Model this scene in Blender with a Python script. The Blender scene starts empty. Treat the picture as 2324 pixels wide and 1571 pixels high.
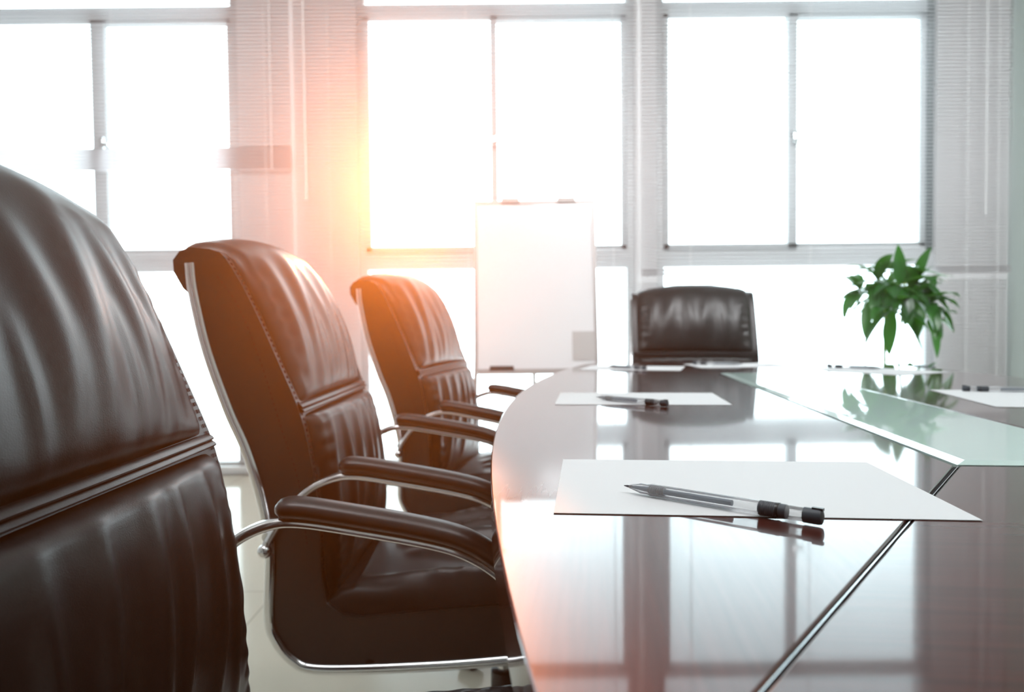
import bpy, bmesh, math, random
from mathutils import Vector, Matrix

C = bpy.context.scene.collection
S = bpy.context.scene
PI = math.pi

# ------------------------------------------------------------------ camera
cd = bpy.data.cameras.new('camera')
cam = bpy.data.objects.new('camera', cd)
C.objects.link(cam)
cd.sensor_fit = 'HORIZONTAL'
cd.sensor_width = 36.0
cd.lens = 25.405
cam.matrix_world = (Matrix.Translation((0, 0, 0.89))
                    @ Matrix.Rotation(PI / 2 - math.atan(50.5 / 1640.0), 4, 'X')
                    @ Matrix.Rotation(-0.010, 4, 'Z'))
cd.clip_start = 0.01
cd.dof.use_dof = True
cd.dof.focus_distance = 0.62
cd.dof.aperture_fstop = 6.5
S.camera = cam

# ------------------------------------------------------------------ colour management
S.view_settings.view_transform = 'Standard'
S.view_settings.look = 'None'
S.view_settings.gamma = 1.0
S.view_settings.use_curve_mapping = False
S.view_settings.exposure = 0.0
S.cycles.use_denoising = True
S.cycles.caustics_reflective = False
S.cycles.caustics_refractive = False

# ------------------------------------------------------------------ sky and added flare spot
W = bpy.data.worlds.new('overcast_sky')
S.world = W
W.use_nodes = True
bg = W.node_tree.nodes['Background']
bg.inputs[0].default_value = (0.80, 0.94, 1.0, 1)
bg.inputs[1].default_value = 7.0

# added warm spot outside the middle window, imitates a lens flare glow
sd = bpy.data.lights.new('flare_glow_spot', 'SPOT')
sd.energy = 330000.0
sd.spot_size = math.radians(3.2)
sd.spot_blend = 0.8
sd.shadow_soft_size = 0.15
sd.color = (1.0, 0.24, 0.03)
flare_spot = bpy.data.objects.new('flare_glow_spot', sd)
C.objects.link(flare_spot)
flare_spot.location = (-1.55, 12.0, 3.30)
flare_spot.rotation_euler = (flare_spot.location - Vector((-0.130, 0.6, 0.97))).to_track_quat('Z', 'Y').to_euler()
flare_spot.scale = (0.22, 0.75, 1.0)          # cone squeezed to keep the added glow off the nearest chair


def fill_light(loc, tilt, watts, spread):  # area light in front of each added fill panel
    ld = bpy.data.lights.new('fill_light', 'AREA')
    ld.shape = 'RECTANGLE'
    ld.size, ld.size_y = 1.1, 0.28
    ld.energy = watts
    ld.spread = math.radians(spread)
    ld.color = (0.94, 0.97, 1.0)
    o = bpy.data.objects.new('fill_light', ld)
    C.objects.link(o)
    o.location = loc
    o.rotation_euler = (tilt, 0, 0)


# ------------------------------------------------------------------ materials
def mat(name, col, rough=0.5, metal=0.0, spec=0.5, **kw):
    m = bpy.data.materials.new(name)
    m.use_nodes = True
    b = m.node_tree.nodes['Principled BSDF']
    b.inputs['Base Color'].default_value = (*col, 1)
    b.inputs['Roughness'].default_value = rough
    b.inputs['Metallic'].default_value = metal
    b.inputs['Specular IOR Level'].default_value = spec
    for k, v in kw.items():
        b.inputs[k].default_value = v
    return m


def nt(m):
    return m.node_tree.nodes, m.node_tree.links, m.node_tree.nodes['Principled BSDF']


def leather_mat():
    m = mat('black_leather', (0.005, 0.0045, 0.0045), 0.33, spec=0.44)
    n, l, b = nt(m)
    tc = n.new('ShaderNodeTexCoord')
    vo = n.new('ShaderNodeTexVoronoi')
    vo.inputs['Scale'].default_value = 800
    no = n.new('ShaderNodeTexNoise')
    no.inputs['Scale'].default_value = 60
    no.inputs['Detail'].default_value = 3
    l.new(tc.outputs['Object'], vo.inputs['Vector'])
    l.new(tc.outputs['Object'], no.inputs['Vector'])
    b1 = n.new('ShaderNodeBump')
    b1.inputs['Strength'].default_value = 0.10
    b1.inputs['Distance'].default_value = 0.0006
    b2 = n.new('ShaderNodeBump')
    b2.inputs['Strength'].default_value = 0.06
    b2.inputs['Distance'].default_value = 0.002
    l.new(vo.outputs['Distance'], b1.inputs['Height'])
    l.new(no.outputs['Fac'], b2.inputs['Height'])
    l.new(b1.outputs['Normal'], b2.inputs['Normal'])
    l.new(b2.outputs['Normal'], b.inputs['Normal'])
    return m


def wood_mat(name, along):
    m = mat(name, (0.07, 0.03, 0.022), 0.30)
    n, l, b = nt(m)
    tc = n.new('ShaderNodeTexCoord')
    mp = n.new('ShaderNodeMapping')
    mp.inputs['Scale'].default_value = (90, 4, 30) if along == 'v' else (4, 90, 30)
    no = n.new('ShaderNodeTexNoise')
    no.inputs['Scale'].default_value = 2.2
    no.inputs['Detail'].default_value = 6
    cr = n.new('ShaderNodeValToRGB')
    cr.color_ramp.elements[0].position = 0.30
    cr.color_ramp.elements[0].color = (0.052, 0.011, 0.007, 1)
    cr.color_ramp.elements[1].position = 0.75
    cr.color_ramp.elements[1].color = (0.080, 0.017, 0.011, 1)
    l.new(tc.outputs['Object'], mp.inputs['Vector'])
    l.new(mp.outputs['Vector'], no.inputs['Vector'])
    l.new(no.outputs['Fac'], cr.inputs['Fac'])
    l.new(cr.outputs['Color'], b.inputs['Base Color'])
    b.inputs['Coat Weight'].default_value = 1.0
    b.inputs['Coat Roughness'].default_value = 0.045
    b.inputs['Coat IOR'].default_value = 1.50
    b.inputs['Specular IOR Level'].default_value = 0.05
    return m


def tile_mat():
    m = mat('cream_tiles', (0.62, 0.58, 0.47), 0.12)
    n, l, b = nt(m)
    tc = n.new('ShaderNodeTexCoord')
    br = n.new('ShaderNodeTexBrick')
    br.offset = 0.0
    br.inputs['Scale'].default_value = 1.0
    br.inputs['Brick Width'].default_value = 0.8
    br.inputs['Row Height'].default_value = 0.8
    br.inputs['Mortar Size'].default_value = 0.003
    br.inputs['Color1'].default_value = (0.64, 0.60, 0.49, 1)
    br.inputs['Color2'].default_value = (0.61, 0.57, 0.46, 1)
    br.inputs['Mortar'].default_value = (0.42, 0.38, 0.30, 1)
    l.new(tc.outputs['Object'], br.inputs['Vector'])
    l.new(br.outputs['Color'], b.inputs['Base Color'])
    return m


def pane_mat():
    m = bpy.data.materials.new('window_glass')
    m.use_nodes = True
    n, l = m.node_tree.nodes, m.node_tree.links
    n.clear()
    out = n.new('ShaderNodeOutputMaterial')
    mx = n.new('ShaderNodeMixShader')
    fr = n.new('ShaderNodeFresnel')
    fr.inputs['IOR'].default_value = 1.25
    tr = n.new('ShaderNodeBsdfTransparent')
    tr.inputs[0].default_value = (0.96, 0.985, 0.98, 1)
    gl = n.new('ShaderNodeBsdfGlossy')
    gl.inputs['Roughness'].default_value = 0.02
    l.new(fr.outputs[0], mx.inputs[0])
    l.new(tr.outputs[0], mx.inputs[1])
    l.new(gl.outputs[0], mx.inputs[2])
    l.new(mx.outputs[0], out.inputs[0])
    return m


def translucent_mat(name, col, tcol, fac, rough=0.5):
    m = mat(name, col, rough)
    n, l, b = nt(m)
    out = n['Material Output']
    t = n.new('ShaderNodeBsdfTranslucent')
    t.inputs[0].default_value = (*tcol, 1)
    mx = n.new('ShaderNodeMixShader')
    mx.inputs[0].default_value = fac
    l.new(b.outputs[0], mx.inputs[1])
    l.new(t.outputs[0], mx.inputs[2])
    l.new(mx.outputs[0], out.inputs[0])
    return m


def clear_mat():
    m = mat('clear_plastic', (0.92, 0.93, 0.95), 0.12)
    n, l, b = nt(m)
    t = n.new('ShaderNodeBsdfTransparent')
    fr = n.new('ShaderNodeFresnel')
    fr.inputs['IOR'].default_value = 1.45
    ad = n.new('ShaderNodeMath')
    ad.operation = 'ADD'
    ad.inputs[1].default_value = 0.20
    mx = n.new('ShaderNodeMixShader')
    l.new(fr.outputs[0], ad.inputs[0])
    l.new(ad.outputs[0], mx.inputs[0])
    l.new(t.outputs[0], mx.inputs[1])
    l.new(b.outputs[0], mx.inputs[2])
    l.new(mx.outputs[0], n['Material Output'].inputs[0])
    return m


LEATHER = leather_mat()
STITCH = mat('maroon_thread', (0.045, 0.016, 0.020), 0.95, spec=0.1)
CHROME = mat('chrome', (0.80, 0.80, 0.81), 0.14, 1.0)
BLACKP = mat('black_plastic', (0.015, 0.015, 0.016), 0.35)
PADM = mat('soft_black_arm_pad', (0.007, 0.0065, 0.0065), 0.36)
WOODV = wood_mat('dark_veneer_lengthwise', 'v')
WOODU = wood_mat('dark_veneer_crosswise', 'u')
WOODE = mat('dark_wood_edge', (0.035, 0.014, 0.010), 0.25)
GROOVE = mat('dark_groove', (0.008, 0.008, 0.009), 0.6, spec=0.1)
GREEN = mat('pale_green_glass', (0.64, 0.79, 0.75), 0.02, spec=0.6)
STEEL = mat('satin_steel', (0.72, 0.74, 0.75), 0.18, 1.0)
TILE = tile_mat()
WALLM = mat('white_wall_paint', (0.84, 0.83, 0.83), 0.7)
WALLR = mat('pale_green_grey_wall_paint', (0.60, 0.68, 0.65), 0.6)
WALLB = mat('grey_wall_paint', (0.42, 0.42, 0.41), 0.6)
CEIL = mat('white_ceiling_paint', (0.80, 0.80, 0.80), 0.8)
FRAME = mat('grey_aluminium_window_frame', (0.60, 0.61, 0.61), 0.4)
FRAMED = mat('dark_window_seal', (0.08, 0.10, 0.10), 0.5)
GLASS = pane_mat()
SLAT = translucent_mat('white_blind_slat', (0.80, 0.78, 0.79), (0.86, 0.84, 0.85), 0.35)
CORD = mat('white_cord', (0.85, 0.84, 0.84), 0.6)
PAPER = translucent_mat('white_paper', (0.86, 0.86, 0.875), (0.8, 0.8, 0.8), 0.1, 0.7)
BOARD = mat('whiteboard_enamel', (0.80, 0.78, 0.79), 0.12)
ALU = mat('brushed_aluminium', (0.40, 0.37, 0.36), 0.4, 0.3)
LEAF = translucent_mat('glossy_green_leaf', (0.018, 0.090, 0.014), (0.09, 0.36, 0.02), 0.25, 0.30)
STEM = mat('yellow_green_stem', (0.30, 0.45, 0.04), 0.5)
SOIL = mat('dark_soil', (0.03, 0.022, 0.016), 0.9)
POT = mat('dark_planter', (0.05, 0.055, 0.055), 0.4)
CLEAR = clear_mat()
INK = mat('dark_blue_ink', (0.05, 0.09, 0.14), 0.3)
GREYB = mat('dark_grey_rubber', (0.055, 0.065, 0.080), 0.5)
FELT = mat('black_felt', (0.02, 0.022, 0.022), 0.8)
GREYC = mat('grey_slab', (0.50, 0.47, 0.46), 0.6)
FILLG = bpy.data.materials.new('lit_fill_diffuser')  # glowing face of the added fill panels
FILLG.use_nodes = True
_e = FILLG.node_tree.nodes['Principled BSDF']
_e.inputs['Base Color'].default_value = (0.9, 0.9, 0.9, 1)
_e.inputs['Emission Color'].default_value = (1.0, 0.97, 0.93, 1)
_e.inputs['Emission Strength'].default_value = 4.0


# ------------------------------------------------------------------ mesh helpers
def obj(name, bm, m, parent=None, smooth=True, loc=None, bevel=0.0):
    if bevel:
        bmesh.ops.bevel(bm, geom=[e for e in bm.edges], offset=bevel, segments=2,
                        affect='EDGES', profile=0.6, clamp_overlap=True)
    bmesh.ops.recalc_face_normals(bm, faces=bm.faces)
    me = bpy.data.meshes.new(name)
    bm.to_mesh(me)
    bm.free()
    me.materials.append(m)
    if smooth:
        me.polygons.foreach_set('use_smooth', [True] * len(me.polygons))
        me.set_sharp_from_angle(angle=math.radians(38))
    o = bpy.data.objects.new(name, me)
    C.objects.link(o)
    if parent:
        o.parent = parent
    if loc:
        o.location = loc
    return o


def tag(o, label, cat, group=None):
    o['label'] = label
    o['category'] = cat
    if group:
        o['group'] = group
    return o


def thing(name, label, cat, loc, rz=0.0, group=None):
    o = bpy.data.objects.new(name, None)
    C.objects.link(o)
    o.empty_display_size = 0.1
    o.location = loc
    o.rotation_euler = (0, 0, rz)
    return tag(o, label, cat, group)


def struct(name, bm, m, parent=None, smooth=False, bevel=0.0):
    o = obj(name, bm, m, parent, smooth, bevel=bevel)
    if parent is None:
        o['kind'] = 'structure'
    return o


def dup(root, loc, rz, label, group=None):
    r = root.copy()
    C.objects.link(r)
    r.location = loc
    r.rotation_euler = (0, 0, rz)
    r['label'] = label
    if group:
        r['group'] = group
    for ch in list(root.children):
        c = ch.copy()
        C.objects.link(c)
        c.parent = r
        for g in list(ch.children):
            d = g.copy()
            C.objects.link(d)
            d.parent = c
    return r


def box(bm, x0, x1, y0, y1, z0, z1):
    vs = [bm.verts.new((x, y, z)) for x in (x0, x1) for y in (y0, y1) for z in (z0, z1)]
    for f in ((0, 1, 3, 2), (4, 6, 7, 5), (0, 4, 5, 1), (2, 3, 7, 6), (0, 2, 6, 4), (1, 5, 7, 3)):
        bm.faces.new([vs[i] for i in f])


def bx(*a):
    bm = bmesh.new()
    box(bm, *a)
    return bm


def prism(bm, poly, z0, z1):
    """poly: list of (x, y); extruded along z"""
    a = [bm.verts.new((x, y, z0)) for x, y in poly]
    b = [bm.verts.new((x, y, z1)) for x, y in poly]
    bm.faces.new(a[::-1])
    bm.faces.new(b)
    n = len(poly)
    for i in range(n):
        bm.faces.new((a[i], a[(i + 1) % n], b[(i + 1) % n], b[i]))


def lathe(bm, prof, seg=24, M=None):
    rings = []
    for r, z in prof:
        if r < 1e-6:
            rings.append([bm.verts.new((0, 0, z))])
        else:
            rings.append([bm.verts.new((r * math.cos(2 * PI * k / seg), r * math.sin(2 * PI * k / seg), z)) for k in range(seg)])
    for a, b in zip(rings[:-1], rings[1:]):
        for k in range(seg):
            j = (k + 1) % seg
            if len(a) == 1 and len(b) == 1:
                continue
            if len(a) == 1:
                bm.faces.new((a[0], b[k], b[j]))
            elif len(b) == 1:
                bm.faces.new((a[k], a[j], b[0]))
            else:
                bm.faces.new((a[k], a[j], b[j], b[k]))
    for rg, rev in ((rings[0], True), (rings[-1], False)):
        if len(rg) > 1:
            bm.faces.new(rg[::-1] if rev else rg)
    if M is not None:
        vs = [v for rg in rings for v in rg]
        bmesh.ops.transform(bm, matrix=M, verts=vs)


def spline(pts, n):
    """Catmull-Rom through pts, resampled to n points of equal arc length"""
    P = [Vector(p) for p in pts]
    P = [P[0] * 2 - P[1]] + P + [P[-1] * 2 - P[-2]]
    out = []
    for i in range(1, len(P) - 2):
        p0, p1, p2, p3 = P[i - 1:i + 3]
        for k in range(16):
            t = k / 16
            out.append(0.5 * ((2 * p1) + (p2 - p0) * t + (2 * p0 - 5 * p1 + 4 * p2 - p3) * t * t + (3 * p1 - p0 - 3 * p2 + p3) * t ** 3))
    out.append(P[-2])
    L = [0.0]
    for a, b in zip(out[:-1], out[1:]):
        L.append(L[-1] + (b - a).length)
    res = []
    j = 0
    for k in range(n):
        s = L[-1] * k / (n - 1)
        while j < len(L) - 2 and L[j + 1] < s:
            j += 1
        f = (s - L[j]) / max(1e-9, L[j + 1] - L[j])
        res.append(out[j].lerp(out[j + 1], min(1, max(0, f))))
    return res


def sweep(bm, path, side, ra, rb, seg=14, cap=True, scale=None):
    """oval tube: ra along 'side' vector, rb along the in-plane normal"""
    rings = []
    side = Vector(side).normalized()
    n = len(path)
    for i, p in enumerate(path):
        t = (path[min(i + 1, n - 1)] - path[max(i - 1, 0)]).normalized()
        sd_ = (side - t * side.dot(t)).normalized()
        nn = t.cross(sd_)
        f = scale(i / (n - 1)) if scale else 1.0
        rings.append([bm.verts.new(p + sd_ * ra * f * math.cos(2 * PI * k / seg) + nn * rb * f * math.sin(2 * PI * k / seg)) for k in range(seg)])
    for a, b in zip(rings[:-1], rings[1:]):
        for k in range(seg):
            j = (k + 1) % seg
            bm.faces.new((a[k], a[j], b[j], b[k]))
    if cap:
        bm.faces.new(rings[0][::-1])
        bm.faces.new(rings[-1])


def tube(bm, p, q, r, seg=10, r2=None):
    p, q = Vector(p), Vector(q)
    d = q - p
    M = Matrix.Translation(p) @ d.to_track_quat('Z', 'Y').to_matrix().to_4x4()
    lathe(bm, [(r, 0), (r if r2 is None else r2, d.length)], seg, M)


# ------------------------------------------------------------------ room shell
WY = 4.30           # inner face of the window wall
XR = 2.945          # right side wall
XL = -4.2
YB = -3.0
ZC = 3.20
struct('floor', bx(XL - .2, XR + .2, YB - .2, WY + .25, -0.10, 0.0), TILE)
struct('ceiling', bx(XL - .2, XR + .2, YB - .2, WY + .25, ZC, ZC + .1), CEIL)
struct('wall_right', bx(XR, XR + .2, YB - .2, WY + .25, 0, ZC), WALLR)
struct('wall_left', bx(XL - .2, XL, YB - .2, WY + .25, 0, ZC), WALLM)
struct('wall_back', bx(XL, XR, YB - .2, YB, 0, ZC), WALLB)

WIN = [(-3.25, -2.462, -2.384, -1.600), (-0.900, -0.112, -0.074, 0.735), (0.865, 1.645, 1.697, 2.516)]
ZT0, ZT1 = 2.683, 2.765     # upper bar
ZR0, ZR1 = 1.218, 1.353     # middle rail
bm = bmesh.new()
edges = [XL, -3.25, -1.600, -0.900, 0.735, 0.865, 2.516, XR]
for a, b in ((0, 1), (2, 3), (4, 5), (6, 7)):
    box(bm, edges[a], edges[b], WY, WY + .22, 0, 3.08)
box(bm, XL, XR, WY, WY + .22, 3.08, ZC)
struct('wall_front', bm, WALLM)

for i, (x0, m0, m1, x1) in enumerate(WIN):
    bm = bmesh.new()
    ya, yb = WY + .015, WY + .085
    fw = 0.045
    box(bm, x0, x0 + fw, ya, yb, 0, 3.08)
    box(bm, x1 - fw, x1, ya, yb, 0, 3.08)
    for z0, z1 in ((0.0, 0.077), (ZR0, ZR1 - .03), (ZT0 + .02, ZT1), (3.03, 3.08)):
        box(bm, x0 + fw, x1 - fw, ya, yb, z0, z1)
    w = struct('window_%d' % (i + 1), bm, FRAME)
    # two sliding sashes in the upper part
    for xa, xb, off in ((x0 + fw, m1, 0.0), (m0, x1 - fw, 0.035)):
        bm = bmesh.new()
        sw = (m1 - m0) if off == 0 else 0.032
        y0s, y1s = ya - .012 + off * .9, ya + .016 + off * .9
        sl = 0.028
        box(bm, xa, xa + (sl if off == 0 else (m1 - m0) * .9), y0s, y1s, ZR1 - .03, ZT0 + .02)
        box(bm, xb - ((m1 - m0) if off == 0 else sl), xb, y0s, y1s, ZR1 - .03, ZT0 + .02)
        box(bm, xa, xb, y0s, y1s, ZR1 - .03, ZR1)
        box(bm, xa, xb, y0s, y1s, ZT0, ZT0 + .02)
        s = obj('sash', bm, FRAME, w, smooth=False)
        obj('pane', bx(xa + .02, xb - .02, y0s + .012, y0s + .016, ZR1 - .01, ZT0 + .01), GLASS, s, smooth=False)
    obj('pane', bx(x0 + .04, x1 - .04, ya + .03, ya + .034, 0.07, ZR0 + .01), GLASS, w, smooth=False)
    obj('pane', bx(x0 + .04, x1 - .04, ya + .03, ya + .034, ZT1 - .01, 3.04), GLASS, w, smooth=False)
    bm = bmesh.new()
    box(bm, m1 - .03, m1 - .004, ya - .04, ya - .010, 1.93, 2.01)
    box(bm, m1 - .012, m1 + .028, ya - .05, ya - .034, 1.955, 1.975)
    obj('handle', bm, STEEL, w, bevel=.003)
    if i == 2:
        obj('seal_strip', bx(x1 - fw - .004, x1 - .012, ya - .008, ya + .004, 1.30, 2.80), FRAMED, w, smooth=False)
struct('baseboard_right', bx(XR - .012, XR, YB, WY - .2, 0, .09), FRAME)

R62 = math.radians(62)


def fill_panel(name, label, x, y, z, tilt, watts, spread, group):
    lm = thing(name, label, 'ceiling light', (x, y, z), 0, group)
    lm.rotation_euler = (tilt, 0, 0)
    bm = bmesh.new()
    box(bm, -.6, .6, -.16, -.14, -.05, 0)
    box(bm, -.6, .6, .14, .16, -.05, 0)
    box(bm, -.6, -.57, -.14, .14, -.05, 0)
    box(bm, .57, .6, -.14, .14, -.05, 0)
    obj('frame', bm, FRAME, lm, smooth=False)
    obj('diffuser', bx(-.57, .57, -.14, .14, -.035, -.02), FILLG, lm, smooth=False)
    if tilt:
        for xx in (-.4, .4):
            bm = bmesh.new()
            tube(bm, (xx, 0, 0), (xx, .262, .14), .008, 8)
            obj('bracket', bm, FRAME, lm)
    fill_light((x, y + .055 * math.sin(tilt), z - .055 * math.cos(tilt)), tilt, watts, spread)


for k, x in enumerate((-2.6, -0.9, 0.8, 2.3)):  # unseen panels added to brighten the piers of the window wall
    fill_panel('added_wall_fill', 'added tilted fill panel lighting the window wall, ' + ('leftmost', 'second from left', 'third from left', 'rightmost')[k] + ' of four',
         x, 1.2, ZC - .30, R62, (11.5, 11.5, 11.5, 20.0)[k], 100, 'added wall fill panels')
for k, x in enumerate((-0.6, 1.0)):  # unseen panels added to brighten the table and papers from above
    fill_panel('added_overhead_fill', 'added flush overhead fill panel, %s of the two above the table' % ('left', 'right')[k], x, 0.6, ZC, 0, 12.0, 160, 'added overhead fill panels')

# ------------------------------------------------------------------ venetian blinds over the windows
def blind(name, label, x0, x1, ladders, cords, tilt_fn):
    yc = WY - .055
    t = thing(name, label, 'blind', ((x0 + x1) / 2, yc, 3.14), 0, 'venetian blinds along the window wall')
    ox, oz = (x0 + x1) / 2, 3.14
    obj('headrail', bx(x0 - ox, x1 - ox, -.02, .02, 3.10 - oz, 3.15 - oz), FRAME, t, smooth=False)
    bm = bmesh.new()
    z = 3.085
    while z > 0.08:
        a = tilt_fn(z)
        ca, sa = math.cos(a), math.sin(a)
        rows = []
        for k in range(4):
            d = (k / 3 - .5) * .025
            h = .0022 * (1 - (2 * k / 3 - 1) ** 2)
            rows.append([bm.verts.new((x - ox, d * ca - h * sa, z - oz + d * sa + h * ca)) for x in (x0, x1)])
        for r0, r1 in zip(rows[:-1], rows[1:]):
            bm.faces.new((r0[0], r0[1], r1[1], r1[0]))
        z -= .0215
    bmesh.ops.solidify(bm, geom=bm.faces[:], thickness=.0006)
    obj('slats', bm, SLAT, t)
    obj('bottom_rail', bx(x0 - ox, x1 - ox, -.012, .012, .045 - oz, .065 - oz), FRAME, t, smooth=False)
    bm = bmesh.new()
    for x in ladders:
        for yy in (-.0135, .0135):
            box(bm, x - ox - .0012, x - ox + .0012, yy - .0005, yy + .0005, .06 - oz, 3.10 - oz)
    obj('ladder_cord', bm, CORD, t, smooth=False)
    for x, zb, r in cords:
        bm = bmesh.new()
        tube(bm, (x - ox, -.026, zb - oz), (x - ox, -.026, 3.10 - oz), r, 8)
        obj('pull_cord' if r < .004 else 'tilt_wand', bm, CORD, t)
    return t


R_ = math.radians
blind('venetian_blind', 'open white venetian blind over the left window and half the wide pier beside it', -3.6, -1.275,
      (-3.2, -2.3, -1.42), [(-1.381, 1.80, .003)],
      lambda z: R_(-48) if 1.80 < z < 1.935 else R_(-4))
blind('venetian_blind', 'open white venetian blind over the middle window behind the whiteboard', -1.255, 0.745,
      (-1.05, -.25, .60), [(-1.185, 1.62, .005)], lambda z: R_(-4))
blind('venetian_blind', 'open white venetian blind over the right window behind the plant', 0.765, 2.93,
      (1.05, 1.75, 2.66, 2.84), [(2.76, 1.5, .003)],
      lambda z: R_(-40) if 1.165 < z < 1.205 else R_(-4))

# ------------------------------------------------------------------ conference table
TC = Vector((0.594, 1.31, 0))
TA = 0.108
table = thing('conference_table', 'long boat-shaped glossy dark brown conference table with a pale green glass inlay', 'table', TC, -TA)
TZ, TT = 0.75, 0.042


def hw(v):
    return 0.592 - 0.100 * v * v


def edge_curve(p, c, q, n=10):
    p, c, q = Vector(p), Vector(c), Vector(q)
    return [tuple(p * (1 - t) ** 2 + c * 2 * t * (1 - t) + q * t * t) for t in [k / n for k in range(n + 1)]]


VE = 1.20
g0, g1 = 0.100, 0.635       # half size of the glass inlay
GAP = 0.0016
side_pts = [(-hw(v), v) for v in [-1.10 + 2.20 * k / 40 for k in range(41)]]
corner = (-hw(VE), VE)
cn_far = edge_curve((-hw(1.10), 1.10), (-0.452, 1.185), (-0.37, 1.20))
cn_mid = cn_far[5]


def off_line(p, q, d):
    """shift the segment p-q sideways by d"""
    n = Vector((-(q[1] - p[1]), q[0] - p[0])).normalized() * d
    return (p[0] + n.x, p[1] + n.y), (q[0] + n.x, q[1] + n.y)


left_outer = [(p[0], -p[1]) for p in cn_far[:6]][::-1] + side_pts[1:-1] + cn_far[:6]
end_outer = cn_far[5:] + [(-.25, 1.222), (-.12, 1.234), (0, 1.238), (.12, 1.234), (.25, 1.222)] + [(-p[0], p[1]) for p in cn_far[5:]][::-1]
gi = 0.004
bm = bmesh.new()
ln = [(x, y - (GAP if y > 0 else -GAP)) if abs(y) > 1.1 else (x, y) for x, y in left_outer]
prism(bm, ln + [(-g0 - gi, g1 + gi - .002), (-g0 - gi, -g1 - gi + .002)], TZ - TT, TZ)
lp = obj('side_panel', bm, WOODV, table)
bm = bmesh.new()
prism(bm, [(-x, y) for x, y in ln] + [(g0 + gi, g1 + gi - .002), (g0 + gi, -g1 - gi + .002)], TZ - TT, TZ)
rp = obj('side_panel', bm, WOODV, table)
for sgn in (1, -1):
    bm = bmesh.new()
    eo = [(x, y) for x, y in end_outer]
    eo[0] = (eo[0][0] + GAP * 1.5, eo[0][1])
    eo[-1] = (eo[-1][0] - GAP * 1.5, eo[-1][1])
    pts = [(x, y * sgn) for x, y in eo] + [(g0 + gi - .004, (g1 + gi) * sgn), (-g0 - gi + .004, (g1 + gi) * sgn)]
    prism(bm, pts, TZ - TT, TZ)
    obj('end_panel', bm, WOODU, table)
for o in table.children:
    md = o.modifiers.new('edge', 'BEVEL')
    md.width = .0014
    md.segments = 2
    md.limit_method = 'ANGLE'
    md.angle_limit = R_(50)
# mitre grooves with a thin bright lip
for sx in (-1, 1):
    for sy in (-1, 1):
        p = (sx * (g0 + .002), sy * (g1 + .002))
        q = (sx * -cn_mid[0] * .994, sy * cn_mid[1] * .994)
        bm = bmesh.new()
        a, b = off_line(p, q, .0030)
        c, d = off_line(p, q, -.0030)
        prism(bm, [a, b, d, c], TZ - TT + .002, TZ - .0016)
        gr = obj('mitre_groove', bm, GROOVE, table, smooth=False)
        s = 1 if sx * sy > 0 else -1
        bm = bmesh.new()
        a, b = off_line(p, q, .0015 * s)
        c, d = off_line(p, q, .0021 * s)
        prism(bm, [a, b, d, c], TZ - .0015, TZ - .0002)
        obj('steel_lip', bm, STEEL, gr, smooth=False)
# raised glass slab with a wide polished bevel
bm = bmesh.new()
bw, bh = .013, .0028
lo = [bm.verts.new((x, y, TZ + .0003)) for x, y in ((-g0, -g1), (g0, -g1), (g0, g1), (-g0, g1))]
hi = [bm.verts.new((x, y, TZ + bh)) for x, y in ((-g0 + bw, -g1 + bw), (g0 - bw, -g1 + bw), (g0 - bw, g1 - bw), (-g0 + bw, g1 - bw))]
dn = [bm.verts.new((v.co.x, v.co.y, TZ - .02)) for v in lo]
bm.faces.new(hi)
bm.faces.new(dn[::-1])
for i in range(4):
    j = (i + 1) % 4
    bm.faces.new((lo[i], lo[j], hi[j], hi[i]))
    bm.faces.new((dn[i], dn[j], lo[j], lo[i]))
obj('glass_inlay', bm, GREEN, table, smooth=False)
bm = bmesh.new()
prism(bm, [(-g0 - gi, -g1 - gi), (g0 + gi, -g1 - gi), (g0 + gi, g1 + gi), (-g0 - gi, g1 + gi)], TZ - TT, TZ - .021)
obj('inlay_tray', bm, WOODE, table, smooth=False)
for sgn in (-1, 1):
    obj('pedestal', bx(-.20, .20, sgn * .70 - .03, sgn * .70 + .03, 0, TZ - TT), WOODE, table, smooth=False)
obj('modesty_panel', bx(-.012, .012, -.67, .67, .12, TZ - TT), WOODE, table, smooth=False)

# ------------------------------------------------------------------ leather chair
HWD = 0.240        # half width of the leather shell
OX = 0.15          # chair origin sits 0.15 m in front of x = -0.15


def wrinkles(folds, s, t):
    d = 0.0
    for t0, drift, bend, sig, amp, s0, s1 in folds:
        if s < s0 or s > s1:
            continue
        q = (s - s0) / (s1 - s0)
        w = math.sin(PI * q) ** 0.7
        c = t0 + drift * (q - .5) + bend * math.sin(PI * q * 1.3)
        d += amp * w * math.exp(-((t - c) / sig) ** 2)
    return d


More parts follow.
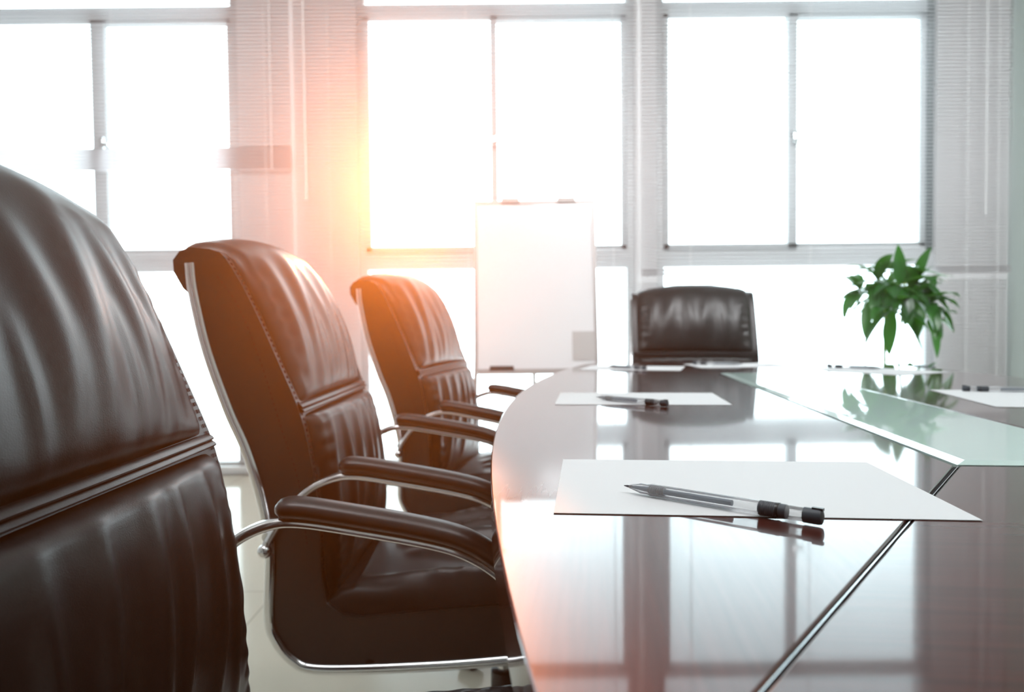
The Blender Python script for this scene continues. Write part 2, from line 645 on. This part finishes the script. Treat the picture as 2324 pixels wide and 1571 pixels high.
def pad(profile, hwid, crown, folds, n=90, m=84, r_side=.12, r0=.07, r1=.07, tuck=.010, seed=1, fold_gain=1.0, rim=.007, pw=2.0, roll=0.0):
    """leather pad over a side profile (list of (x, z)), bulging along the profile normal"""
    P = spline([(x, 0, z) for x, z in profile], n)
    rnd = random.Random(seed)
    ph = [rnd.uniform(0, 6.28) for _ in range(6)]
    bm = bmesh.new()
    top, bot = [], []
    for i, p in enumerate(P):
        tg = (P[min(i + 1, n - 1)] - P[max(0, i - 1)]).normalized()
        nn = Vector((tg.z, 0, -tg.x))          # points to the sitter when the profile runs upwards
        s = i / (n - 1)
        e = 1.0
        if s < r0:
            e *= math.sqrt(max(0, 1 - (1 - s / r0) ** 2))
        if s > 1 - r1:
            e *= math.sqrt(max(0, 1 - (1 - (1 - s) / r1) ** 2))
        ra, rb = [], []
        for k in range(m):
            u = k / (m - 1) * 2 - 1
            t = math.sin(u * PI / 2) * .35 + u * .65
            a = 1 - abs(t)
            g = math.sqrt(max(0, 1 - (1 - a / r_side) ** 2)) if a < r_side else 1.0
            bulge = 1.0
            if roll and s < roll:
                bulge = math.sqrt(max(0, 1 - (1 - s / roll) ** 2))
            h = e * g * bulge * (rim + (crown - rim) * (1 - abs(t) ** pw)) - tuck * (1 - e * g)
            puck = .0016 * math.sin(s * 58 + ph[0] + 3 * math.sin(s * 9 + ph[1])) * math.exp(-((a - .13) / .07) ** 2)
            h += e * g * (fold_gain * wrinkles(folds, s, t) + puck * .6)
            q = p + nn * h
            ra.append(bm.verts.new((q.x + OX, t * hwid, q.z)))
            q = p - nn * (tuck + .003)
            rb.append(bm.verts.new((q.x + OX, t * hwid * .99, q.z)))
        top.append(ra)
        bot.append(rb)
    for i in range(n - 1):
        for k in range(m - 1):
            bm.faces.new((top[i][k], top[i][k + 1], top[i + 1][k + 1], top[i + 1][k]))
            bm.faces.new((bot[i][k], bot[i + 1][k], bot[i + 1][k + 1], bot[i][k + 1]))
        bm.faces.new((top[i][0], top[i + 1][0], bot[i + 1][0], bot[i][0]))
        bm.faces.new((top[i][-1], bot[i][-1], bot[i + 1][-1], top[i + 1][-1]))
    for k in range(m - 1):
        bm.faces.new((top[0][k], bot[0][k], bot[0][k + 1], top[0][k + 1]))
        bm.faces.new((top[-1][k], top[-1][k + 1], bot[-1][k + 1], bot[-1][k]))
    return bm


FRONT = [(-.291, .517), (-.292, .560), (-.294, .618), (-.307, .705), (-.321, .764), (-.345, .824), (-.376, .897), (-.404, .956), (-.426, .993)]
FRAMEP = [(-.478, .985), (-.474, .944), (-.456, .858), (-.425, .765), (-.400, .705), (-.377, .625), (-.367, .552), (-.371, .451),
          (-.362, .417), (-.338, .386), (-.293, .370), (-.113, .374), (.021, .384), (.075, .388)]


def make_chair(label, loc, rz):
    t = thing('conference_chair', label, 'chair', loc, rz, 'black leather conference chairs')
    # L-shaped leather shell: side panels, back and seat pan
    front = [(p.x, p.z) for p in spline([(x, 0, z) for x, z in FRONT], 26)]
    seat = [(-.284, .470), (-.262, .452), (-.232, .447), (-.112, .458), (.008, .466), (.095, .466), (.120, .455), (.128, .435), (.118, .405), (.085, .392)]
    back = [(p.x + .004, p.z) for p in spline([(x, 0, z) for x, z in FRAMEP], 44)][::-1][3:-2]
    hook = [(-.477, .935), (-.490, .948), (-.503, .972), (-.504, .990), (-.494, 1.003), (-.478, 1.009), (-.450, 1.006), (-.434, 1.001)]
    poly = front[::-1] + seat + back + hook
    bm = bmesh.new()
    a = [bm.verts.new((x + OX, -HWD, z)) for x, z in poly]
    b = [bm.verts.new((x + OX, HWD, z)) for x, z in poly]
    n = len(poly)
    for i in range(n):
        bm.faces.new((a[i], a[(i + 1) % n], b[(i + 1) % n], b[i]))
    bm.faces.new(a[::-1])
    bm.faces.new(b)
    bmesh.ops.triangulate(bm, faces=[f for f in bm.faces if len(f.verts) > 4])
    sh = obj('shell', bm, LEATHER, t)
    md = sh.modifiers.new('soft_edge', 'BEVEL')
    md.width = .006
    md.segments = 3
    md.limit_method = 'ANGLE'
    md.angle_limit = R_(50)
    # stitches along the front border and down the side panels
    def dashes(path, y, along_y, pitch=.0085):

        L = sum((q - p).length for p, q in zip(path[:-1], path[1:]))
        k = int(L / pitch)
        pp = spline(path, k * 2)
        for i in range(0, len(pp) - 1, 2):
            p, q = pp[i], pp[i + 1]
            for dy in ((-.0022, .0022) if along_y else (0,)):
                tube(bm, (p.x + OX, y + dy, p.z), (q.x + OX, y + dy, q.z), .00055, 5)
    fr = spline([(x + .0008, 0, z) for x, z in FRONT], 60)
    sidel = spline([(-.438, 0, .965), (-.408, 0, .920), (-.378, 0, .842), (-.346, 0, .732), (-.323, 0, .655), (-.312, 0, .56)], 40)
    for s in (-1, 1):
        bm = bmesh.new()
        dashes(fr, s * (HWD - .0085), True)
        obj('border_stitching', bm, STITCH, sh)
        bm = bmesh.new()
        dashes(sidel, s * (HWD + .0002), False)
        obj('side_stitching', bm, STITCH, sh)

    # pads
    rnd = random.Random(7)
    fu = [(-.74, .10, .02, .10, .0050, .02, .62), (-.44, .16, -.03, .12, .0060, .00, .66), (-.10, .06, .04, .09, .0045, .02, .58),
          (.20, .14, -.03, .12, .0060, .00, .64), (.50, .08, .03, .09, .0055, .00, .60), (.76, .10, -.02, .08, .0045, .02, .62),
          (-.27, .02, .01, .040, .0022, .01, .35), (.36, .03, .01, .040, .0022, .01, .38), (.64, -.02, .01, .035, .0020, .01, .40)]
    up = [(-.321, .772), (-.345, .824), (-.376, .897), (-.404, .956), (-.428, .990), (-.460, 1.006), (-.490, 1.004), (-.506, .985), (-.503, .962), (-.488, .940)]
    obj('upper_back_pad', pad(up, .224, .040, fu, r0=.03, r1=.45, seed=3, fold_gain=1.35, rim=.012, roll=.42), LEATHER, t)
    fl = [(-.70, .35, .05, .060, .0060, .10, .99), (-.45, .40, .08, .070, .0080, .20, .99), (-.15, .35, .05, .055, .0070, .30, .99),
          (.10, .45, .05, .070, .0085, .15, .99), (.38, .40, .05, .060, .0070, .25, .99), (.62, .30, .05, .055, .0070, .10, .99), (.85, .2, .0, .05, .0050, .2, .99)]
    fl = [(-a, b, c, d, e, f, g) for a, b, c, d, e, f, g in fl]
    low = [(-.272, .470), (-.284, .500), (-.289, .545), (-.294, .618), (-.307, .705), (-.320, .757)]
    obj('lower_back_pad', pad(low, .224, .038, fl, n=70, r0=.10, r1=.07, seed=5, rim=.012, roll=.30), LEATHER, t)
    fs = [(-.60, .5, .0, .07, .0060, .02, .75), (-.25, .3, .05, .08, .0080, .02, .80), (.10, -.1, .05, .07, .0070, .02, .70),
          (.40, -.4, .0, .08, .0080, .02, .85), (.70, -.3, .0, .06, .0060, .02, .70), (-.85, .1, 0, .05, .005, .1, .9)]
    st = [(.122, .438), (.118, .455), (.098, .468), (.008, .467), (-.112, .459), (-.200, .452), (-.255, .454), (-.288, .474)]
    obj('seat_pad', pad(st, .231, .046, fs, n=80, r0=.10, r1=.10, seed=9, rim=.030, fold_gain=2.8), LEATHER, t)
    # double welt between the two back pads
    bm = bmesh.new()
    for dz, r in ((.0034, .0028), (-.0034, .0028)):
        path = []
        for k in range(41):
            tt = k / 40 * 2 - 1
            zz = .7655 + dz
            xx = -.3205 - (zz - .764) * .40 + .012 * (1 - abs(tt) ** 2.0)
            path.append(Vector((xx + OX, tt * .2335, zz + .004 * (1 - tt * tt))))
        sweep(bm, path, (0.37, 0, .93), .0030, .0062, 10)
    obj('seam_welt', bm, LEATHER, t)

    # chrome side frames, arms with pads, knobs
    fpath = spline([(x + OX, 0, z) for x, z in FRAMEP], 110)
    for s in (-1, 1):
        bm = bmesh.new()
        sweep(bm, [p + Vector((0, s * (HWD + .002), 0)) for p in fpath], (0, 1, 0), .0070, .0080, 14)
        obj('side_frame', bm, CHROME, t)
        ya = s * (HWD + .016)
        ap = spline([(-.364, ya, .572), (-.348, ya, .598), (-.322, ya, .630), (-.295, ya, .652), (-.262, ya, .665), (-.232, ya, .667), (-.178, ya, .659),
                     (-.083, ya, .641), (-.038, ya, .626), (.000, ya, .600), (.030, ya, .562), (.048, ya, .510), (.054, ya, .450), (.052, ya, .392)], 100)
        ap = [p + Vector((OX, 0, 0)) for p in ap]
        bm = bmesh.new()
        sweep(bm, ap, (0, 1, 0), .0115, .0068, 14)
        arm = obj('arm', bm, CHROME, t)
        bm = bmesh.new()
        pp = spline([(-.256, ya, .6815), (-.232, ya, .6835), (-.178, ya, .6755), (-.083, ya, .6575), (-.036, ya, .6420), (.004, ya, .614), (.026, ya, .588)], 50)
        pp = [p + Vector((OX, 0, 0)) for p in pp]
        sweep(bm, pp, (0, 1, 0), .021, .0125, 20,
              scale=lambda q: min(1, .45 + .55 * math.sqrt(max(0, 1 - (1 - min(1, q / .05)) ** 2)), .45 + .55 * math.sqrt(max(0, 1 - (1 - min(1, (1 - q) / .05)) ** 2))))
        obj('arm_pad', bm, PADM, arm)
        bm = bmesh.new()
        tube(bm, (-.366 + OX, s * (HWD - .01), .578), (-.366 + OX, s * (HWD + .022), .578), .0065, 12)
        tube(bm, (-.358 + OX, s * (HWD + .016), .592), (-.370 + OX, s * (HWD + .016), .560), .0060, 12)
        bmesh.ops.create_uvsphere(bm, u_segments=16, v_segments=10, radius=.0105, matrix=Matrix.Translation((-.370 + OX, s * (HWD + .018), .556)))
        obj('knob', bm, CHROME, arm)
    # cross bars under the seat, mechanism, gas column and star base
    for x in (.045, -.22):
        bm = bmesh.new()
        tube(bm, (x + OX, -HWD, .376), (x + OX, HWD, .376), .008, 10)
        obj('cross_bar', bm, CHROME, t)
    cx = -.02 + OX
    obj('mechanism', bx(cx - .10, cx + .08, -.08, .08, .335, .372), BLACKP, t, bevel=.006)
    bm = bmesh.new()
    lathe(bm, [(.014, .22), (.014, .34)], 20, Matrix.Translation((cx, 0, 0)))
    obj('gas_column', bm, CHROME, t)
    bm = bmesh.new()
    lathe(bm, [(.036, .085), (.034, .13), (.026, .15), (.025, .25), (.022, .252)], 24, Matrix.Translation((cx, 0, 0)))
    obj('column_cover', bm, BLACKP, t)
    for k in range(5):
        a = 2 * PI * k / 5 + .3
        d = Vector((math.cos(a), math.sin(a), 0))
        bm = bmesh.new()
        c0 = Vector((cx, 0, 0))
        sweep(bm, [c0 + d * r + Vector((0, 0, z)) for r, z in ((.02, .112), (.12, .108), (.22, .092), (.285, .074))],
              (-d.y, d.x, 0), .018, .013, 12, scale=lambda q: 1.15 - .45 * q)
        lg = obj('base_leg', bm, CHROME, t)
        bm = bmesh.new()
        sd_ = Vector((-d.y, d.x, 0))
        cc = c0 + d * .285
        for o_ in (-.014, .014):
            tube(bm, cc + sd_ * (o_ - .008) + Vector((0, 0, .026)), cc + sd_ * (o_ + .008) + Vector((0, 0, .026)), .026, 18)
        tube(bm, cc + Vector((0, 0, .026)), cc + Vector((0, 0, .075)), .007, 8)
        obj('caster', bm, BLACKP, lg)
    return t


ch = make_chair('nearest black leather conference chair, its big padded back filling the lower left corner', (-0.163, 0.56, 0), 0)
dup(ch, (-0.15, 1.32, 0), 0, 'second black leather conference chair, with a bright chrome side frame, just beyond the nearest chair')
a3 = R_(-12)
f3 = Vector((math.cos(a3), math.sin(a3), 0))
p3 = Vector((-.195, 2.10, 0)) + f3 * .17
dup(ch, p3, a3, 'third black leather conference chair along the left table side, in front of the whiteboard')
a4 = R_(-98)
dup(ch, Vector((.715, 2.83, 0)) + Vector((math.cos(a4), math.sin(a4), 0)) * .19, a4,
    'black leather conference chair at the far head of the table, facing forward')

# ------------------------------------------------------------------ papers and pens on the table
def sheet(cx, cy, a, label, curl=.0):
    bm = bmesh.new()
    n = 12
    tp, bt = [], []
    for i in range(n + 1):
        for lst, dz in ((tp, .0006), (bt, .0002)):
            row = []
            for j in range(n + 1):
                x, y = (i / n - .5) * .297, (j / n - .5) * .210
                z = curl * max(0, (i / n - .85)) ** 2 + dz
                row.append(bm.verts.new((x, y, z)))
            lst.append(row)
    for i in range(n):
        for j in range(n):
            bm.faces.new((tp[i][j], tp[i + 1][j], tp[i + 1][j + 1], tp[i][j + 1]))
            bm.faces.new((bt[i][j], bt[i][j + 1], bt[i + 1][j + 1], bt[i + 1][j]))
    for i in range(n):
        for j in (0, n):
            bm.faces.new((tp[i][j], tp[i + 1][j], bt[i + 1][j], bt[i][j]))
            bm.faces.new((tp[j][i], tp[j][i + 1], bt[j][i + 1], bt[j][i]))
    o = obj('paper_sheet', bm, PAPER)
    o.location = (cx, cy, TZ + .0002)
    o.rotation_euler = (0, 0, a)
    return tag(o, label, 'paper', 'blank paper sheets on the table')


sheet(.188, .616, -.105, 'large blank white paper sheet nearest on the table, under the sharp clear pen')
sheet(.232, 1.325, -.115, 'second blank white paper sheet along the left table side, under a blurred pen')
sheet(.372, 2.215, -.30, 'white paper sheet at the far left end of the table, below the whiteboard')
sheet(.720, 2.300, .04, 'white paper sheet at the head of the table in front of the far chair')
sheet(.900, 1.265, 1.36, 'white paper sheet on the right table side, beyond the green glass inlay')
sheet(1.000, 1.990, 2.05, 'white paper sheet at the far right table end, in front of the plant')


def make_pen(label, tip, end, z):
    d = Vector((tip[0] - end[0], tip[1] - end[1], 0))
    a = math.atan2(d.y, d.x)
    t = thing('gel_pen', label, 'pen', (end[0], end[1], z), a, 'clear gel pens on the papers')
    L = .1575
    R = .0052
    M0 = Matrix.Translation((0, 0, R + .0002)) @ Matrix.Rotation(PI / 2, 4, 'Y')

    def ring(prof, seg=28):
        b = bmesh.new()
        lathe(b, prof, seg, M0)
        return b
    # the pen runs from end (0) to tip (L) along local x
    f = lambda q: (1 - q) * L
    obj('barrel', ring([(.0040, f(.93)), (R * .94, f(.92)), (R * .96, f(.60)), (R * .92, f(.16)), (R * .80, f(.145)), (R * .80, f(.10)), (R * .66, f(.088)), (R * .30, f(.035)), (.0008, f(.03))]), CLEAR, t)
    obj('ink_refill', ring([(.0022, f(.59)), (.0022, f(.13)), (.0017, f(.09)), (.0012, f(.05))], 16), INK, t)
    b = bmesh.new()
    for k in range(9):
        lathe(b, [(.0031, f(.15 + .010 * k)), (.0033, f(.153 + .010 * k)), (.0031, f(.156 + .010 * k))], 16, M0)
    obj('spring', b, GREYB, t)
    obj('metal_tip', ring([(.0013, f(.045)), (.0009, f(.018)), (.0003, f(.0))], 14), GREYB, t)
    prof = []
    for k in range(8):
        q0 = .795 - k * .0095
        prof += [(R * 1.02, f(q0)), (R * 1.02, f(q0 - .006)), (R * .86, f(q0 - .0062)), (R * .86, f(q0 - .0092))]
    obj('grip_band', ring(prof), GREYB, t)
    obj('collar_ring', ring([(R * .9, f(.812)), (R * 1.06, f(.810)), (R * 1.06, f(.800)), (R * .9, f(.798))]), BLACKP, t)
    obj('push_band', ring([(R * .9, f(.845)), (R * .98, f(.844)), (R * .98, f(.814)), (R * .9, f(.813))]), GREYB, t)
    cap = obj('end_cap', ring([(R * .55, f(1.0)), (R * .95, f(.995)), (R * 1.03, f(.985)), (R * 1.03, f(.92)), (R * .9, f(.918))]), GREYB, t)
    b = bmesh.new()
    box(b, f(1.002), f(.955), -.0016, .0016, R * 1.9, R * 2.26)
    obj('clip_stub', b, BLACKP, cap, smooth=False)
    return t


ZP = TZ + .0009
pen = make_pen('sharp clear gel pen with dark end cap lying on the nearest paper', (.0915, .589), (.2100, .4865), ZP)


def pen_at(tip, end, label):
    a = math.atan2(tip[1] - end[1], tip[0] - end[0])
    dup(pen, (end[0], end[1], ZP), a, label)


pen_at((.155, 1.300), (.255, 1.186), 'clear gel pen lying across the front edge of the second paper sheet')
pen_at((.300, 2.235), (.392, 2.115), 'clear gel pen on the far left paper sheet below the whiteboard')
pen_at((.725, 2.285), (.590, 2.355), 'clear gel pen on the paper in front of the far chair')
pen_at((1.005, 1.350), (.870, 1.395), 'clear gel pen on the right-hand paper beyond the green glass inlay')
pen_at((1.030, 2.020), (.930, 2.130), 'clear gel pen on the far right paper in front of the plant')

# ------------------------------------------------------------------ whiteboard on an easel
wb = thing('whiteboard_easel', 'portrait white board on an aluminium easel in front of the middle window', 'whiteboard', (0.118, 3.56, 0), 0)
wt = 0.14 / 0.86                         # lean: the top is further back
zb, zt, hwb = .655, 1.505, .302


def lean(z):
    return (z - zb) * wt - .06


def slab(bm, x0, x1, z0, z1, d0, d1):
    vs = [bm.verts.new((x, lean(z) + d, z)) for x in (x0, x1) for d in (d0, d1) for z in (z0, z1)]
    for f in ((0, 1, 3, 2), (4, 6, 7, 5), (0, 4, 5, 1), (2, 3, 7, 6), (0, 2, 6, 4), (1, 5, 7, 3)):
        bm.faces.new([vs[i] for i in f])


bm = bmesh.new()
slab(bm, -hwb + .012, hwb - .012, zb + .012, zt - .012, 0, .012)
board = obj('board', bm, BOARD, wb, smooth=False)
bm = bmesh.new()
slab(bm, -hwb, -hwb + .016, zb, zt, -.006, .018)
slab(bm, hwb - .016, hwb, zb, zt, -.006, .018)
slab(bm, -hwb + .016, hwb - .016, zb, zb + .016, -.006, .018)
slab(bm, -hwb + .016, hwb - .016, zt - .016, zt, -.006, .018)
obj('frame', bm, ALU, wb, smooth=False)
bm = bmesh.new()
slab(bm, -hwb + .02, hwb - .02, zb - .006, zb + .002, -.050, -.006)
slab(bm, -hwb + .02, hwb - .02, zb + .002, zb + .010, -.050, -.046)
obj('pen_tray', bm, ALU, wb, smooth=False)
for x in (-.12, .16):
    bm = bmesh.new()
    slab(bm, x - .045, x + .045, zt - .012, zt + .012, -.014, .020)
    obj('paper_clip', bm, GREYC, wb, smooth=False)
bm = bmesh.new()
slab(bm, hwb - .125, hwb - .014, zb + .055, zb + .195, -.004, 0)  # plain grey rectangle set on the board face
gp = obj('grey_slab', bm, GREYC, board, smooth=False)
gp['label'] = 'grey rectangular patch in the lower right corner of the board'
for s in (-1, 1):
    bm = bmesh.new()
    tube(bm, (s * (hwb - .02), lean(1.2) + .03, 1.2), (s * (hwb + .01), -.16, 0), .010, 12)
    obj('leg', bm, ALU, wb)
bm = bmesh.new()
tube(bm, (0, lean(1.4) + .03, 1.4), (0, .52, 0), .010, 12)
obj('leg', bm, ALU, wb)
er = thing('board_eraser', 'black board eraser lying on the pen tray of the whiteboard', 'eraser', (-.050, 3.56 + lean(zb) - .028, zb + .0022), 0)
obj('felt', bx(-.060, .060, -.017, .017, 0, .016), FELT, er, bevel=.003)
obj('grip', bx(-.058, .058, -.016, .016, .016, .030), BLACKP, er, bevel=.004)

# ------------------------------------------------------------------ potted plant
PX, PY = 1.60, 3.05
pl = thing('potted_plant', 'leafy green potted plant with drooping palmate leaves by the right window', 'plant', (PX, PY, 0))
bm = bmesh.new()
lathe(bm, [(.11, 0), (.12, .02), (.155, .66), (.165, .665), (.165, .695), (.150, .695), (.147, .66), (.10, .655)], 32)
obj('planter', bm, POT, pl)
bm = bmesh.new()
lathe(bm, [(.0, .640), (.147, .668), (.0, .678)], 24)
obj('soil', bm, SOIL, pl)


def leaflet(bm, base, d, L, w, droop):
    """a pointed leaflet curving down along direction d"""
    d = Vector(d).normalized()
    up = Vector((0, 0, 1))
    sd_ = d.cross(up)
    if sd_.length < .2:
        sd_ = Vector((1, 0, 0))
    sd_.normalize()
    n = 9
    rows = []
    p = Vector(base)
    dd = d.copy()
    for i in range(n + 1):
        s = i / n
        ww = 1.25 * w * (math.sin(PI * min(1, s ** .85)) ** .8) * (1 - .15 * s) + .0004
        nn = sd_.cross(dd).normalized()
        rows.append([bm.verts.new(p + sd_ * ww * k + nn * (abs(k) * ww * .28)) for k in (-1, -.5, 0, .5, 1)])
        dd = (dd + Vector((0, 0, -droop / n))).normalized()
        p = p + dd * (L / n)
    for a, b in zip(rows[:-1], rows[1:]):
        for k in range(4):
            bm.faces.new((a[k], a[k + 1], b[k + 1], b[k]))


rnd = random.Random(11)
leafb, stemb = bmesh.new(), bmesh.new()
hub0 = Vector((-.02, .0, .96))
sweep(stemb, spline([(-.045, -.04, .66), (-.047, -.04, .76), (-.035, -.02, .86), hub0, (.01, .0, 1.05)], 20), (1, 0, 0), .006, .006, 8)
sweep(stemb, spline([(.05, .03, .66), (.045, .02, .80), (.05, .0, .95), (.06, .0, 1.06)], 20), (1, 0, 0), .0045, .0045, 8)
# leaf hubs: position, outward direction, leaflet length, count, droop
hubs = [((-.01, -.02, 1.10), (0, -.1, 1), .105, 6, .8), ((.055, .0, 1.085), (.3, 0, .9), .10, 5, .8),
        ((-.07, -.04, 1.05), (-.8, -.3, .5), .12, 6, 1.3), ((.085, -.02, 1.05), (.8, -.2, .4), .12, 6, 1.4),
        ((-.02, -.09, 1.03), (-.2, -1, .3), .12, 6, 1.3), ((.04, .09, 1.04), (.1, 1, .3), .12, 5, 1.2),
        ((-.08, -.02, .985), (-.9, -.2, .1), .11, 5, 1.4), ((.105, .03, 1.00), (.8, .2, .2), .11, 6, 1.4),
        ((-.035, -.08, .930), (-.2, -.9, -.3), .13, 6, 1.5), ((.03, -.09, .975), (.2, -1, 0), .12, 6, 1.4),
        ((.135, -.02, .890), (.5, -.4, -.2), .105, 5, 1.6), ((.110, -.06, .955), (.5, -.7, 0), .10, 6, 1.4),
        ((-.085, .06, 1.02), (-.8, .5, .2), .11, 5, 1.2), ((.03, .02, 1.01), (.2, .3, .4), .11, 6, 1.2),
        ((.0, .05, .99), (-.2, .9, .1), .12, 6, 1.2), ((.06, -.03, 1.02), (.4, -.8, .4), .11, 6, 1.2)]
for p, d, L, k, dr in hubs:
    p = (p[0] * 1.15, p[1] * 1.15, p[2])
    p, d = Vector(p), Vector(d).normalized()
    src = Vector((-.005 + .4 * p.x, 0, min(1.02, p.z + .01)))
    sweep(stemb, spline([src, (src + p) / 2 + Vector((0, 0, .025)), p], 10), (0.3, .9, .1), .0022, .0022, 6)
    q = d.to_track_quat('Z', 'Y')
    a0 = rnd.uniform(0, 6.28)
    for j in range(k):
        a = a0 + 2 * PI * j / k + rnd.uniform(-.15, .15)
        tilt = rnd.uniform(.9, 1.25)
        v = q @ Vector((math.sin(tilt) * math.cos(a), math.sin(tilt) * math.sin(a), math.cos(tilt)))
        leaflet(leafb, p, v, 1.45 * L * rnd.uniform(.8, 1.15), L * .20, dr * rnd.uniform(.7, 1.2))
for p, d, L in (((.04, -.08, .675), (.8, -.3, .5), .06), ((.05, -.06, .675), (-.2, -.3, .9), .05), ((.13, -.05, .68), (.5, 0, .8), .05), ((.08, -.09, .68), (.9, -.1, .25), .06)):
    leaflet(leafb, p, d, L, .012, .8)
lf = obj('foliage', leafb, LEAF, pl)
obj('stems', stemb, STEM, pl)

# ------------------------------------------------------------------ haze added to carry the flare glow
hm = bpy.data.materials.new('added_glow_haze')
hm.use_nodes = True
n, l = hm.node_tree.nodes, hm.node_tree.links
n.clear()
out = n.new('ShaderNodeOutputMaterial')
vs = n.new('ShaderNodeVolumeScatter')
vs.inputs['Color'].default_value = (1, 0.9, 0.82, 1)
vs.inputs['Density'].default_value = 0.0072
vs.inputs['Anisotropy'].default_value = 0.80
l.new(vs.outputs[0], out.inputs['Volume'])
hz = obj('haze', bx(XL + .01, XR - .01, YB + .01, WY - .08, .003, 3.09), hm, smooth=False)
hz['kind'] = 'stuff'
tag(hz, 'thin warm haze added to the room air to carry the flare glow', 'haze')
